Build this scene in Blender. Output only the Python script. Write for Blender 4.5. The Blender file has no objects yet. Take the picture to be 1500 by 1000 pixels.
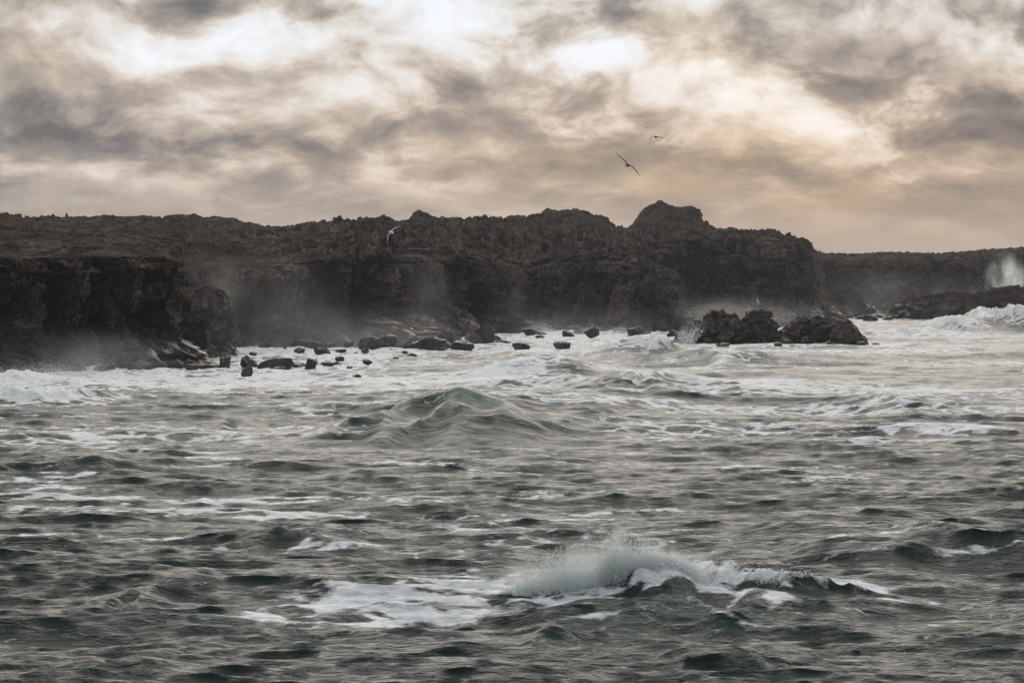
import bpy, bmesh, math, random
import numpy as np

# ------------------------------------------------------------------ camera
scene = bpy.context.scene
F = 2917.0            # focal length in pixels of a 1500 px wide picture (70 mm on 36 mm)
HZ = 420.0            # eye-level row
CH = 8.0              # eye height above the sea (m)
cam_d = bpy.data.cameras.new("camera")
cam = bpy.data.objects.new("camera", cam_d)
scene.collection.objects.link(cam)
cam.location = (0, 0, CH)
cam.rotation_euler = (math.radians(90), 0, 0)
cam_d.lens = 70.0
cam_d.sensor_width = 36.0
cam_d.shift_y = -80.0 / 1500.0
cam_d.clip_end = 60000
cam_d.clip_start = 0.5
scene.camera = cam

# ------------------------------------------------------------------ world / sky
SUN_AZ, SUN_EL = 3.0, 26.0      # degrees: azimuth right of +Y, elevation
w = bpy.data.worlds.new("World")
scene.world = w
w.use_nodes = True
w.cycles.sampling_method = "MANUAL"
w.cycles.sample_map_resolution = 512
wt = w.node_tree
wt.nodes.clear()


class G:
    """tiny node-graph helper"""
    def __init__(self, tree):
        self.t = tree

    def new(self, typ, **kw):
        n = self.t.nodes.new(typ)
        for k, v in kw.items():
            setattr(n, k, v)
        return n

    def put(self, sock, v):
        if hasattr(v, "links") or isinstance(v, bpy.types.NodeSocket):
            self.t.links.new(v, sock)
        elif v is not None:
            sock.default_value = v

    def m(self, op, a, b=None, c=None, clamp=False):
        n = self.new("ShaderNodeMath", operation=op, use_clamp=clamp)
        self.put(n.inputs[0], a)
        if b is not None:
            self.put(n.inputs[1], b)
        if c is not None:
            self.put(n.inputs[2], c)
        return n.outputs[0]

    def v(self, op, a, b=None, s=None):
        n = self.new("ShaderNodeVectorMath", operation=op)
        self.put(n.inputs[0], a)
        if b is not None:
            self.put(n.inputs[1], b)
        if s is not None:
            self.put(n.inputs[3], s)
        return n.outputs["Value"] if op in ("DOT_PRODUCT", "LENGTH", "DISTANCE") else n.outputs[0]

    def sep(self, a):
        n = self.new("ShaderNodeSeparateXYZ")
        self.put(n.inputs[0], a)
        return n.outputs

    def comb(self, x, y, z):
        n = self.new("ShaderNodeCombineXYZ")
        for s, q in zip(n.inputs, (x, y, z)):
            self.put(s, q)
        return n.outputs[0]

    def noise(self, vec, scale, detail=4, rough=.5, dist=0, color=False, lac=2.0):
        n = self.new("ShaderNodeTexNoise", noise_dimensions="3D")
        self.put(n.inputs["Vector"], vec)
        n.inputs["Scale"].default_value = scale
        n.inputs["Detail"].default_value = detail
        n.inputs["Roughness"].default_value = rough
        n.inputs["Lacunarity"].default_value = lac
        n.inputs["Distortion"].default_value = dist
        return n.outputs["Color" if color else "Fac"]

    def ramp(self, x, a, b, lo=0., hi=1., smooth=True):
        n = self.new("ShaderNodeMapRange", interpolation_type="SMOOTHSTEP" if smooth else "LINEAR")
        self.put(n.inputs[0], x)
        self.put(n.inputs[1], a)
        self.put(n.inputs[2], b)
        self.put(n.inputs[3], lo)
        self.put(n.inputs[4], hi)
        return n.outputs[0]

    def mix(self, f, a, b):
        n = self.new("ShaderNodeMix", data_type="RGBA")
        self.put(n.inputs[0], f)
        self.put(n.inputs[6], a if not isinstance(a, tuple) else (*a[:3], 1))
        self.put(n.inputs[7], b if not isinstance(b, tuple) else (*b[:3], 1))
        return n.outputs[2]

    def link(self, a, b):
        self.t.links.new(a, b)


def srgb(r, g, b):
    f = lambda c: (c / 255 / 12.92) if c / 255 <= .04045 else ((c / 255 + .055) / 1.055) ** 2.4
    return (f(r), f(g), f(b))


g = G(wt)
tc = g.new("ShaderNodeTexCoord")
D = tc.outputs["Generated"]
dx, dy, dz = g.sep(D)
zc = g.m("MAXIMUM", dz, 0.0)
# cloud-deck coordinates: rows crowd together towards the horizon
zl = g.m("MULTIPLY", g.m("LOGARITHM", g.m("ADD", zc, 0.06), math.e), 0.28)
P = g.comb(dx, dy, zl)
wc = g.noise(P, 7.0, 3, .55, color=True)
wv = g.v("SCALE", g.v("SUBTRACT", wc, (.5, .5, .5)), s=0.07)
Pw = g.v("ADD", P, wv)
off = g.v("ADD", Pw, (11.4, .7, 3.3))
n_big = g.noise(off, 4.2, 2, .5)
n_mid = g.noise(off, 10.5, 7, .58)
n_up = g.noise(g.v("ADD", off, (0.006, 0, .022)), 10.5, 7, .58)
n_fine = g.noise(g.v("ADD", off, (3.3, 1.1, .2)), 32.0, 5, .6)

emb = g.m("SUBTRACT", n_mid, n_up)          # lit rims of the billows
edge = g.ramp(g.m("ADD", n_mid, g.m("MULTIPLY", g.m("SUBTRACT", n_fine, .5), .25)), .44, .55)     # firm cloud outlines
# broad shape of this sky: brighter and darker banks (direction-space lobes, broken by the same warp)
sx_, sy_, sz_ = g.sep(g.v("ADD", D, g.v("SCALE", g.v("SUBTRACT", wc, (.5, .5, .5)), s=0.075)))


def lobe(u, yv, su, sv, amp):
    x0, z0 = (u - 750) / F, (HZ - yv) / F
    a = g.m("DIVIDE", g.m("SUBTRACT", sx_, x0), su / F)
    b = g.m("DIVIDE", g.m("SUBTRACT", sz_, z0), sv / F)
    r = g.m("ADD", g.m("MULTIPLY", a, a), g.m("MULTIPLY", b, b))
    fwd = g.ramp(dy, 0.0, 0.5)
    return g.m("MULTIPLY", g.m("MULTIPLY", g.m("POWER", math.e, g.m("MULTIPLY", r, -1.0)), amp), fwd)


LOBES = [
    (750, 95, 130, 50, .15), (620, 45, 130, 50, .12), (900, 95, 120, 24, .17), (1105, 4, 70, 20, .40),
    (330, 65, 90, 45, .20), (920, 40, 120, 26, -.15), (120, 110, 190, 60, .02), (310, 5, 50, 16, -.30),
    (90, 5, 170, 25, -.20), (1230, 90, 90, 40, -.16), (1480, 110, 80, 70, -.08), (640, 160, 200, 25, .08),
    (1050, 130, 90, 25, -.06), (150, 220, 200, 60, -.08), (400, 125, 130, 16, -.16), (300, 185, 130, 22, .10),
    (800, 215, 380, 40, .09), (1400, 230, 160, 40, .12), (1300, 150, 60, 40, .12), (1000, 185, 330, 75, .10), (700, 60, 300, 90, .05),
]
lo = None
for L in LOBES:
    q = lobe(*L)
    lo = q if lo is None else g.m("ADD", lo, q)
sd = (math.sin(math.radians(SUN_AZ)) * math.cos(math.radians(SUN_EL)),
      math.cos(math.radians(SUN_AZ)) * math.cos(math.radians(SUN_EL)), math.sin(math.radians(SUN_EL)))
cosg = g.m("MAXIMUM", g.v("DOT_PRODUCT", D, sd), 0.0)
glow = g.m("POWER", cosg, 14.0)
wide = g.m("POWER", cosg, 5.0)
# brightness of the deck
b = g.m("ADD", g.m("MULTIPLY", g.m("SUBTRACT", n_big, .5), .42), g.m("MULTIPLY", g.m("SUBTRACT", n_mid, .5), .62))
b = g.m("ADD", b, g.m("MULTIPLY", emb, 1.7))
b = g.m("ADD", b, g.m("MULTIPLY", g.m("SUBTRACT", n_fine, .5), .22))
b = g.m("ADD", b, g.m("MULTIPLY", g.m("SUBTRACT", edge, .5), .15))
b = g.m("ADD", b, lo)
hzf = g.ramp(zc, 0.022, 0.078)               # cloud structure fades into the murk at the horizon
b = g.m("MULTIPLY", b, g.m("ADD", g.m("MULTIPLY", hzf, .85), .15))
b = g.m("ADD", b, g.m("ADD", g.m("MULTIPLY", glow, .32), g.m("MULTIPLY", wide, .24)))
b = g.m("ADD", b, 0.19)
cr = g.new("ShaderNodeValToRGB")
g.link(b, cr.inputs[0])
el = cr.color_ramp.elements
el[0].position = 0.0
el[0].color = (*srgb(112, 108, 108), 1)
el[1].position = 1.0
el[1].color = (*srgb(252, 252, 255), 1)
for p_, c_ in ((.18, (140, 134, 131)), (.36, (170, 158, 149)), (.52, (200, 186, 173)), (.66, (225, 214, 203)), (.80, (241, 237, 233))):
    e = el.new(p_)
    e.color = (*srgb(*c_), 1)
# warm low band to the right of the sun, cool grey to the left
warm = g.m("MULTIPLY", g.ramp(dx, -.30, .22), g.m("SUBTRACT", 1.0, g.ramp(zc, .05, .14)))
warm = g.m("MULTIPLY", warm, g.ramp(dy, -.2, .6))
colr = g.mix(g.m("MULTIPLY", warm, 1.0), cr.outputs[0], g.v("MULTIPLY", cr.outputs[0], (1.08, .96, .845)))
colr = g.mix(g.ramp(zc, .05, .30), colr, g.v("MULTIPLY", colr, (.87, .99, 1.12)))   # higher cloud is cooler
sky = g.new("ShaderNodeTexSky", sky_type="NISHITA", sun_disc=False)
sky.sun_elevation = math.radians(SUN_EL)
sky.sun_rotation = math.radians(SUN_AZ)
sky.air_density = 1.5
sky.dust_density = 3.0
cover = g.ramp(n_big, .30, .42, .93, 1.0)     # the odd thin spot lets the open sky through
clouds = g.v("SCALE", colr, s=g.m("MULTIPLY", g.m("ADD", g.m("MULTIPLY", g.ramp(zc, .14, .95, smooth=False), 1.5), 1.0), 10.0))   # overcast deck: zenith brighter than horizon
full = g.mix(cover, sky.outputs[0], clouds)
bg = g.new("ShaderNodeBackground")
g.link(full, bg.inputs[0])
bg.inputs[1].default_value = 0.1
wo = g.new("ShaderNodeOutputWorld")
g.link(bg.outputs[0], wo.inputs[0])

# ------------------------------------------------------------------ sun, exposure, render settings
sl = bpy.data.lights.new("sun", "SUN")
sl.energy = 1.5
sl.angle = math.radians(60)
sl.color = (1.0, .90, .78)
so = bpy.data.objects.new("sun", sl)
scene.collection.objects.link(so)
from mathutils import Vector
so.rotation_euler = Vector(sd).to_track_quat("Z", "Y").to_euler()
so.location = (40, 300, 200)
scene.view_settings.view_transform = "Standard"
scene.view_settings.look = "None"
scene.view_settings.exposure = 0.0
scene.view_settings.gamma = 1.0
scene.view_settings.use_curve_mapping = False
scene.cycles.use_denoising = True
scene.cycles.max_bounces = 20
scene.cycles.diffuse_bounces = 6
scene.cycles.glossy_bounces = 2
scene.cycles.transmission_bounces = 14
scene.cycles.volume_bounces = 16
scene.cycles.transparent_max_bounces = 8
scene.cycles.volume_step_rate = 2.0
scene.cycles.volume_max_steps = 128
scene.cycles.use_adaptive_sampling = True
scene.cycles.adaptive_threshold = 0.008

# ------------------------------------------------------------------ numpy noise
U32 = np.uint32


def hash3(i, j, k, seed=0):
    h = (i.astype(np.int64) * 374761393 + j.astype(np.int64) * 668265263 + k.astype(np.int64) * 2147483647 + seed * 974634777)
    h = (h & 0xFFFFFFFF).astype(np.uint32)
    h = (h ^ (h >> U32(13))) * U32(1274126177)
    h = (h ^ (h >> U32(16))) * U32(2246822519)
    h = h ^ (h >> U32(15))
    return h.astype(np.float32) / np.float32(4294967295.0)


def vn(p, seed=0):
    """value noise in [-1, 1]; p (...,3)"""
    i = np.floor(p)
    f = (p - i).astype(np.float32)
    i = i.astype(np.int64)
    f = f * f * f * (f * (f * 6 - 15) + 10)
    out = 0
    for a in (0, 1):
        wa = f[..., 0] if a else 1 - f[..., 0]
        for b_ in (0, 1):
            wb = f[..., 1] if b_ else 1 - f[..., 1]
            for c in (0, 1):
                wc_ = f[..., 2] if c else 1 - f[..., 2]
                out = out + wa * wb * wc_ * hash3(i[..., 0] + a, i[..., 1] + b_, i[..., 2] + c, seed)
    return out * 2 - 1


def fbm(p, octv=4, gain=.5, seed=0):
    s, a, t = 0, 1.0, 0
    q = np.asarray(p, dtype=np.float64)
    for o in range(octv):
        s = s + a * vn(q, seed + o * 17)
        t += a
        a *= gain
        q = q * 2.03 + 5.3
    return s / t


def blocks(p, seed=0, warp=.35):
    """fractured rock: constant offset inside each warped block, [-1, 1]"""
    wv_ = np.stack([vn(p * .9 + 11 * k, seed + 3 + k) for k in range(3)], -1) * warp
    q = np.floor(p + wv_).astype(np.int64)
    return hash3(q[..., 0], q[..., 1], q[..., 2], seed) * 2 - 1


# ------------------------------------------------------------------ object helpers
def mesh_np(name, verts, quads, mat, parent=None, smooth=False, attrs=None):
    me = bpy.data.meshes.new(name)
    verts = np.ascontiguousarray(verts, dtype=np.float32)
    quads = np.ascontiguousarray(quads, dtype=np.int32)
    n, k = quads.shape
    me.vertices.add(len(verts))
    me.vertices.foreach_set("co", verts.ravel())
    me.loops.add(n * k)
    me.loops.foreach_set("vertex_index", quads.ravel())
    me.polygons.add(n)
    me.polygons.foreach_set("loop_start", np.arange(0, n * k, k, dtype=np.int32))
    me.polygons.foreach_set("loop_total", np.full(n, k, dtype=np.int32))
    me.polygons.foreach_set("use_smooth", np.full(n, smooth, dtype=bool))
    me.update(calc_edges=True)
    for an, av in (attrs or {}).items():
        at = me.attributes.new(an, "FLOAT", "POINT")
        at.data.foreach_set("value", np.ascontiguousarray(av, dtype=np.float32).ravel())
    me.materials.append(mat)
    o = bpy.data.objects.new(name, me)
    scene.collection.objects.link(o)
    o.parent = parent
    return o


def grid_quads(r, c, wrap=False):
    i = np.arange(r - 1)[:, None]
    j = np.arange(c if wrap else c - 1)[None, :]
    j2 = (j + 1) % c
    return np.stack([i * c + j, i * c + j2, (i + 1) * c + j2, (i + 1) * c + j], -1).reshape(-1, 4)


def tag(o, label=None, cat=None, group=None, kind=None):
    if label:
        o["label"] = label
    if cat:
        o["category"] = cat
    if group:
        o["group"] = group
    if kind:
        o["kind"] = kind
    return o


def px(u, yv, d):
    """world point at depth d seen at picture position (u, yv)"""
    return np.array([(u - 750) / F * d, d, CH + (HZ - yv) / F * d])


def dsea(yv):
    return F * CH / (yv - HZ)


def new_mat(name):
    m = bpy.data.materials.new(name)
    m.use_nodes = True
    m.node_tree.nodes.clear()
    return m, G(m.node_tree)


# ------------------------------------------------------------------ materials
def rock_material(name, dark, light, brown, wet_z=3.0, moss=0.0):
    m, q = new_mat(name)
    geo = q.new("ShaderNodeNewGeometry")
    pos = geo.outputs["Position"]
    n1 = q.noise(pos, .35, 6, .62)
    n2 = q.noise(pos, 2.2, 6, .65)
    n3 = q.noise(q.v("MULTIPLY", pos, (1, 1, .25)), 1.1, 5, .6)
    c = q.mix(q.ramp(n2, .35, .70), dark, light)
    c = q.mix(q.m("MULTIPLY", q.ramp(n1, .42, .66), .7), c, brown)
    # each fractured block has its own tone; shaded faces and lit facets are painted in too
    tone = q.new("ShaderNodeAttribute", attribute_name="tone").outputs["Fac"]
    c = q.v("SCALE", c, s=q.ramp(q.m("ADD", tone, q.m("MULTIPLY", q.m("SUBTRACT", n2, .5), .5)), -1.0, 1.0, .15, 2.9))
    # mineral and lime streaks down the joints
    st = q.m("MULTIPLY", q.ramp(n3, .60, .76), .6)
    c = q.mix(st, c, (.20, .185, .175))
    if moss > 0:
        nz = q.sep(geo.outputs["Normal"])[2]
        mm = q.m("MULTIPLY", q.m("MULTIPLY", q.ramp(nz, .45, .9), q.ramp(q.noise(pos, .045, 4, .6), .42, .60)), q.new("ShaderNodeAttribute", attribute_name="moss").outputs["Fac"])
        c = q.mix(q.m("MULTIPLY", mm, moss), c, (.060, .040, .025))
    bsdf = q.new("ShaderNodeBsdfPrincipled")
    q.link(c, bsdf.inputs["Base Color"])
    z = q.sep(pos)[2]
    wet = q.ramp(z, wet_z * .4, wet_z * 2.2)
    rr = q.m("ADD", q.m("MULTIPLY", wet, .38), .40)
    rr = q.m("ADD", rr, q.m("MULTIPLY", q.m("SUBTRACT", n2, .5), .3), clamp=True)
    q.link(rr, bsdf.inputs["Roughness"])
    q.link(q.ramp(z, wet_z * .5, wet_z * 1.6, .45, .0), bsdf.inputs["Specular IOR Level"])   # only spray-wet rock shines
    bp = q.new("ShaderNodeBump")
    bp.inputs["Strength"].default_value = .8
    bp.inputs["Distance"].default_value = .25
    q.link(q.m("ADD", n2, q.m("MULTIPLY", q.noise(pos, 7.0, 3, .6), .4)), bp.inputs["Height"])
    q.link(bp.outputs[0], bsdf.inputs["Normal"])
    out = q.new("ShaderNodeOutputMaterial")
    q.link(bsdf.outputs[0], out.inputs[0])
    return m


M_CLIFF = rock_material("basalt_cliff", (.008, .0074, .007), (.088, .077, .071), (.044, .035, .030), 3.0, moss=.8)
M_ROCK = rock_material("wet_basalt", (.008, .0072, .0068), (.048, .041, .037), (.030, .022, .018), 3.0)
M_HILL = rock_material("lava_hill", (.012, .0105, .0095), (.036, .031, .028), (.032, .025, .02), 1.0, moss=.3)

# --- sea
M_SEA, q = new_mat("sea_water")
geo = q.new("ShaderNodeNewGeometry")
pos = geo.outputs["Position"]
fa = q.new("ShaderNodeAttribute", attribute_name="foam").outputs["Fac"]
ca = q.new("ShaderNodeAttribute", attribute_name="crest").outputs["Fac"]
wn = q.v("SCALE", q.v("SUBTRACT", q.noise(pos, .5, 3, .5, color=True), (.5, .5, .5)), s=2.2)
pw = q.v("ADD", pos, wn)
vor = q.new("ShaderNodeTexVoronoi", feature="DISTANCE_TO_EDGE")
q.link(q.v("MULTIPLY", pw, (.34, .75, .55)), vor.inputs["Vector"])
vor.inputs["Scale"].default_value = 1.0
web = q.m("SUBTRACT", 1.0, q.ramp(vor.outputs["Distance"], 0.0, .24, smooth=False))
f1 = q.noise(q.v("MULTIPLY", pw, (.26, 1, 1)), .62, 9, .68)
f2 = q.noise(q.v("MULTIPLY", pos, (.55, 1, 1)), 3.6, 6, .68)
lace = q.m("ADD", q.m("MULTIPLY", web, .26), q.m("ADD", q.m("MULTIPLY", f1, .58), q.m("MULTIPLY", f2, .42)))   # about .25 .. 1
thr = q.m("SUBTRACT", 1.04, q.m("MULTIPLY", fa, .64))
mask = q.ramp(lace, q.m("SUBTRACT", thr, .02), q.m("ADD", thr, .12))
# foam body
fo = q.new("ShaderNodeBsdfPrincipled")
fcol = q.mix(q.ramp(f2, .35, .65), (.52, .59, .62), (.86, .88, .89))
q.link(fcol, fo.inputs["Base Color"])
fo.inputs["Roughness"].default_value = .65
fb = q.new("ShaderNodeBump")
fb.inputs["Strength"].default_value = .55
fb.inputs["Distance"].default_value = .12
q.link(q.m("ADD", f2, q.m("MULTIPLY", lace, 1.2)), fb.inputs["Height"])
q.link(fb.outputs[0], fo.inputs["Normal"])
# water body
wa = q.new("ShaderNodeBsdfPrincipled")
murk = q.ramp(q.noise(pos, .03, 3, .5), .35, .65)
wcol = q.mix(murk, (.014, .027, .025), (.028, .042, .039))
wcol = q.mix(q.m("MULTIPLY", fa, .5, clamp=True), wcol, (.055, .072, .070))
wcol = q.mix(ca, wcol, (.016, .105, .075))  # light glowing green through thin crests, painted into the base colour
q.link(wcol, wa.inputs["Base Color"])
wa.inputs["Roughness"].default_value = .22
wa.inputs["IOR"].default_value = 1.333
wa.inputs["Specular IOR Level"].default_value = .15
wa.inputs["Specular Tint"].default_value = (.70, .91, .98, 1)
wb = q.new("ShaderNodeBump")
wb.inputs["Strength"].default_value = 1.0
wb.inputs["Distance"].default_value = .22
h1 = q.noise(q.v("MULTIPLY", pos, (.42, 1, 1)), 1.9, 6, .64, .3)
h2 = q.noise(q.v("MULTIPLY", pos, (.7, 1, 1)), 6.5, 4, .6)
nr = q.noise(q.v("ADD", q.v("MULTIPLY", pos, (.5, 1, 1)), (3.1, 7.7, 0)), 2.3, 3, .55, .4)
h3 = q.m("SUBTRACT", 1.0, q.m("ABSOLUTE", q.m("MULTIPLY", q.m("SUBTRACT", nr, .5), 5.0)))      # sharp little crests
q.link(q.m("ADD", q.m("ADD", q.m("MULTIPLY", h1, 1.5), q.m("MULTIPLY", h2, .55)), q.m("MULTIPLY", h3, .28)), wb.inputs["Height"])
q.link(wb.outputs[0], wa.inputs["Normal"])
mx = q.new("ShaderNodeMixShader")
q.link(mask, mx.inputs[0])
q.link(wa.outputs[0], mx.inputs[1])
q.link(fo.outputs[0], mx.inputs[2])
out = q.new("ShaderNodeOutputMaterial")
q.link(mx.outputs[0], out.inputs[0])

# --- flying water
M_DROP, q = new_mat("spray_droplets")
d1 = q.new("ShaderNodeBsdfPrincipled")
pos = q.new("ShaderNodeNewGeometry").outputs["Position"]
q.link(q.mix(q.noise(pos, 3.0, 2), (.80, .85, .86), (.93, .94, .94)), d1.inputs["Base Color"])
d1.inputs["Roughness"].default_value = .4
tr = q.new("ShaderNodeBsdfTranslucent")
tr.inputs[0].default_value = (.90, .93, .93, 1)
mx = q.new("ShaderNodeMixShader")
mx.inputs[0].default_value = .85
q.link(d1.outputs[0], mx.inputs[1])
q.link(tr.outputs[0], mx.inputs[2])
out = q.new("ShaderNodeOutputMaterial")
q.link(mx.outputs[0], out.inputs[0])


def mist_material(name, dens, nscale, lo_, hi_, stretch=(1, 1, 1), top=1.0, seed=0., col=(.97, .98, .985)):
    """spray cloud: even water droplets, density broken by noise, thinning to the hull of its unit-sphere domain"""
    m, q = new_mat(name)
    ob = q.new("ShaderNodeTexCoord").outputs["Object"]
    geo = q.new("ShaderNodeNewGeometry").outputs["Position"]
    r = q.v("LENGTH", ob)
    fall = q.ramp(r, .05, 1.0, 1.0, 0.0)
    n = q.noise(q.v("ADD", q.v("MULTIPLY", geo, stretch), (seed, seed * 2.1, 0)), nscale, 4, .62)
    dn = q.m("MULTIPLY", q.m("MULTIPLY", q.ramp(n, lo_, hi_), fall), dens)
    if top != 1.0:
        z = q.sep(ob)[2]
        dn = q.m("MULTIPLY", dn, q.ramp(z, -.6, 1.0, 1.0, top))
    vol = q.new("ShaderNodeVolumePrincipled")
    vol.inputs["Color"].default_value = (*col, 1)
    vol.inputs["Anisotropy"].default_value = .6
    q.link(dn, vol.inputs["Density"])
    out = q.new("ShaderNodeOutputMaterial")
    q.link(vol.outputs[0], out.inputs["Volume"])
    return m


# ------------------------------------------------------------------ coast: plan and heights
# (picture column, shore distance m, rim row, distance of the inland skyline, skyline row)
COAST = [
    (-900, 140, 384, 420, 312), (-420, 165, 380, 420, 314), (-60, 186, 378, 420, 312), (0, 190, 378, 420, 313), (40, 193, 379, 430, 319), (120, 197, 377, 430, 318),
    (200, 200, 376, 440, 319), (248, 203, 377, 440, 318), (262, 207, 384, 440, 317), (267, 226, 386, 440, 317),
    (270, 262, 392, 440, 317), (330, 265, 392, 450, 319), (400, 268, 386, 470, 327), (430, 272, 384, 470, 325), (480, 270, 380, 470, 322),
    (540, 268, 378, 470, 325), (560, 272, 384, 470, 326), (570, 286, 388, 480, 326), (574, 318, 372, 490, 328),
    (582, 325, 364, 490, 328), (622, 322, 365, 500, 327), (630, 336, 374, 500, 325), (700, 340, 376, 500, 323), (726, 350, 383, 500, 323),
    (733, 372, 384, 510, 324), (750, 380, 382, 520, 325), (800, 378, 378, 530, 329), (860, 372, 374, 530, 334), (915, 367, 372, 540, 338),
    (942, 365, 380, 550, 340), (950, 376, 386, 550, 341), (958, 430, 362, 560, 341),
    (970, 450, 354, 570, 340), (1050, 455, 350, 570, 342), (1110, 450, 349, 560, 345), (1138, 447, 348, 540, 346), (1145, 453, 353, 530, 352),
    (1172, 446, 356, 510, 355), (1184, 448, 357, 500, 358), (1187, 452, 359, 500, 362), (1189.5, 480, 366, 560, 374), (1193, 600, 381, 760, 375),
    (1197, 640, 382, 800, 373), (1260, 622, 382, 800, 373), (1300, 604, 381, 800, 372), (1352, 592, 380, 800, 372), (1360, 602, 380, 800, 372), (1412, 590, 379, 790, 372),
    (1440, 580, 376, 780, 369), (1500, 570, 374, 770, 366), (1560, 565, 374, 770, 365), (2000, 520, 370, 770, 362), (2600, 480, 366, 770, 360),
]
CU, CD, CR, CB, CS = [np.array(c, float) for c in zip(*COAST)]


def shore_dist(u):
    return np.interp(u, CU, CD)


# dense samples along the coast
us, ds_ = [], []
for k in range(len(COAST) - 1):
    du, dD = CU[k + 1] - CU[k], CD[k + 1] - CD[k]
    inside = CU[k + 1] > -80 and CU[k] < 1580
    fine = 1.05 if CU[k] < 1190 else 1.5
    n = int(max(2, math.hypot(du / (fine if inside else 12), dD * (1.1 if inside else .4))))
    n = min(n, 75 if abs(dD) > 20 else 150)
    t = np.arange(n) / n
    us.append(CU[k] + du * t)
    ds_.append(CD[k] + dD * t)
SU = np.concatenate(us)
SD = np.concatenate(ds_)
SR = np.interp(SU, CU, CR)
SB = np.interp(SU, CU, CB)
SS = np.interp(SU, CU, CS)
ZR = CH + (HZ - SR) / F * SD           # rim height
ZS = CH + (HZ - SS) / F * SB           # skyline height
sxp = (SU - 750) / F                    # radial slope x/y
PX, PY = sxp * SD, SD
# outward normal of the plan line, smoothed
tx, ty = np.gradient(PX), np.gradient(PY)
kern = np.hanning(41)
kern /= kern.sum()
pad = lambda a: np.convolve(np.pad(a, 20, mode="edge"), kern, "valid")
nx_, ny_ = pad(ty), pad(-tx)
nl = np.hypot(nx_, ny_) + 1e-9
nx_, ny_ = nx_ / nl, ny_ / nl

NF, NP = 128, 104
tf = np.linspace(0, 1, NF)
Z0 = -2.0
# face
hgt = Z0 + (ZR[None, :] - Z0) * tf[:, None]
cols = len(SU)
S_arc = np.cumsum(np.hypot(np.gradient(PX), np.gradient(PY)))
base3 = np.stack([np.broadcast_to(PX, hgt.shape), np.broadcast_to(PY, hgt.shape), hgt], -1)
size = np.clip(PY / 330.0, .55, 1.5)[None, :]
but = fbm(base3 * [.055, .055, .018], 3, .5, 5)                       # buttresses and bays
but2 = fbm(base3 * [.19, .19, .05], 3, .5, 9)
cbig = blocks(base3 * [.15, .15, .045], 20, .8)
cmed = blocks(base3 * [.27, .27, .17], 22, .7)
colm = blocks(base3 * [.50, .50, .16], 21, .5)                        # columns between joints
blk = blocks(base3 * [.9, .9, .75], 31, .5)
blk2 = blocks(base3 * [2.3, 2.3, 1.9], 33, .5)
ledge = blocks(np.stack([S_arc[None, :] * .02 + 0 * hgt, 0 * hgt, hgt * .42 + .8 * vn(base3 * .06, 77)], -1), 41, .25)
tal = np.clip(1 - (hgt - 0.0) / (4.2 * size), 0, 1) * (0.6 + .8 * (vn(base3 * [.06, .06, 0], 55) > -.2))
roundoff = np.clip((tf[:, None] - .90) / .10, 0, 1) ** 2
offo = 4.2 * but + 2.2 * but2 + 2.3 * cbig + 1.5 * cmed + .95 * colm + .60 * blk + .28 * blk2 + 1.4 * ledge + (1 - tf[:, None]) * 4.0 * np.clip((SU[None, :] - 262) / 20, 0, 1)
offo = offo * np.clip(.45 + tf[:, None] * .9, 0, 1.1) * (1 - .72 * np.exp(-((SU - 1186) / 22.0) ** 2) - .7 * np.exp(-((SU - 264) / 16.0) ** 2))[None, :]
tone_f = -.30 - .40 * np.clip((275 - SU) / 12, 0, 1)[None, :] + .75 * cmed + .45 * colm + .55 * blk + .35 * blk2 + .4 * cbig + .4 * ledge + .9 * fbm(base3 * [.10, .10, .04], 3, .55, 95)  # faces darker than the plateau: black rock, with shade painted in
offo = offo + tal * 4.2 * (1 + .35 * blk) + .35 * tal * blk2 - roundoff * 1.6
cave = np.clip(1 - np.abs(hgt - 3.4) / 2.2, 0, 1) * np.clip(fbm(base3 * [.07, .07, 0], 2, .5, 66) * 2.2, 0, 1)
offo = offo - cave * 2.2
arc3 = np.stack([S_arc[None, :] * .045 + .25 * vn(base3 * .2, 191), 0 * hgt, hgt * .012], -1)
cleft = np.exp(-(fbm(arc3, 3, .6, 197) / .05) ** 2) * np.clip(tf[:, None] * 2, 0, 1)
offo = offo - 3.2 * cleft * np.clip(size * 1.1, .6, 1.3)
fx = base3[..., 0] + nx_[None, :] * offo
fy = base3[..., 1] + ny_[None, :] * offo
fz = hgt + .22 * blk2 * np.clip(tf[:, None] * 3, 0, 1) * (1 - roundoff * .5)
face = np.stack([fx, fy, fz], -1)
# plateau: runs inland from the rim to the skyline and on behind it
tp = (np.arange(1, NP + 1) / NP)
tq = tp ** 1.55 * 1.75
din = (SB - SD)[None, :] * tq[:, None]
yy = PY[None, :] + din
xx = sxp[None, :] * yy
lin = np.clip(tq, 0, 1)[:, None]
ksm = np.hanning(301)
ksm /= ksm.sum()
uni = np.arange(-900, 2601, 1.0)
smo = lambda a: np.interp(SU, uni, np.convolve(np.pad(np.interp(uni, SU, a), 150, mode="edge"), ksm, "valid"))
wsm = np.clip((955 - SU) / 60, 0, 1)
SDs, ZRs = SD + (smo(SD) - SD) * wsm, ZR + (smo(ZR) - ZR) * wsm
lin = np.clip((yy - SDs[None, :]) / (SB - SDs)[None, :], 0, 1)
rise = lin ** .8
zz = ZRs[None, :] + (ZS - ZRs)[None, :] * rise - np.clip(tq - 1, 0, 1)[:, None] * 14.0
zz = zz + (ZR[None, :] - zz) * np.exp(-(din / 14.0) ** 1.5)
pp = np.stack([xx, yy, np.zeros_like(xx)], -1)
far = np.clip(din / 18.0, 0, 1)
lav = .75 * blocks(pp * [.26, .12, 0], 51, .7) + .55 * blocks(pp * [.6, .3, 0], 52, .6) + .30 * blocks(pp * [1.5, .8, 0], 53, .5) + .5 * fbm(pp * [.4, .15, 0], 3, .6, 58)
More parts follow.
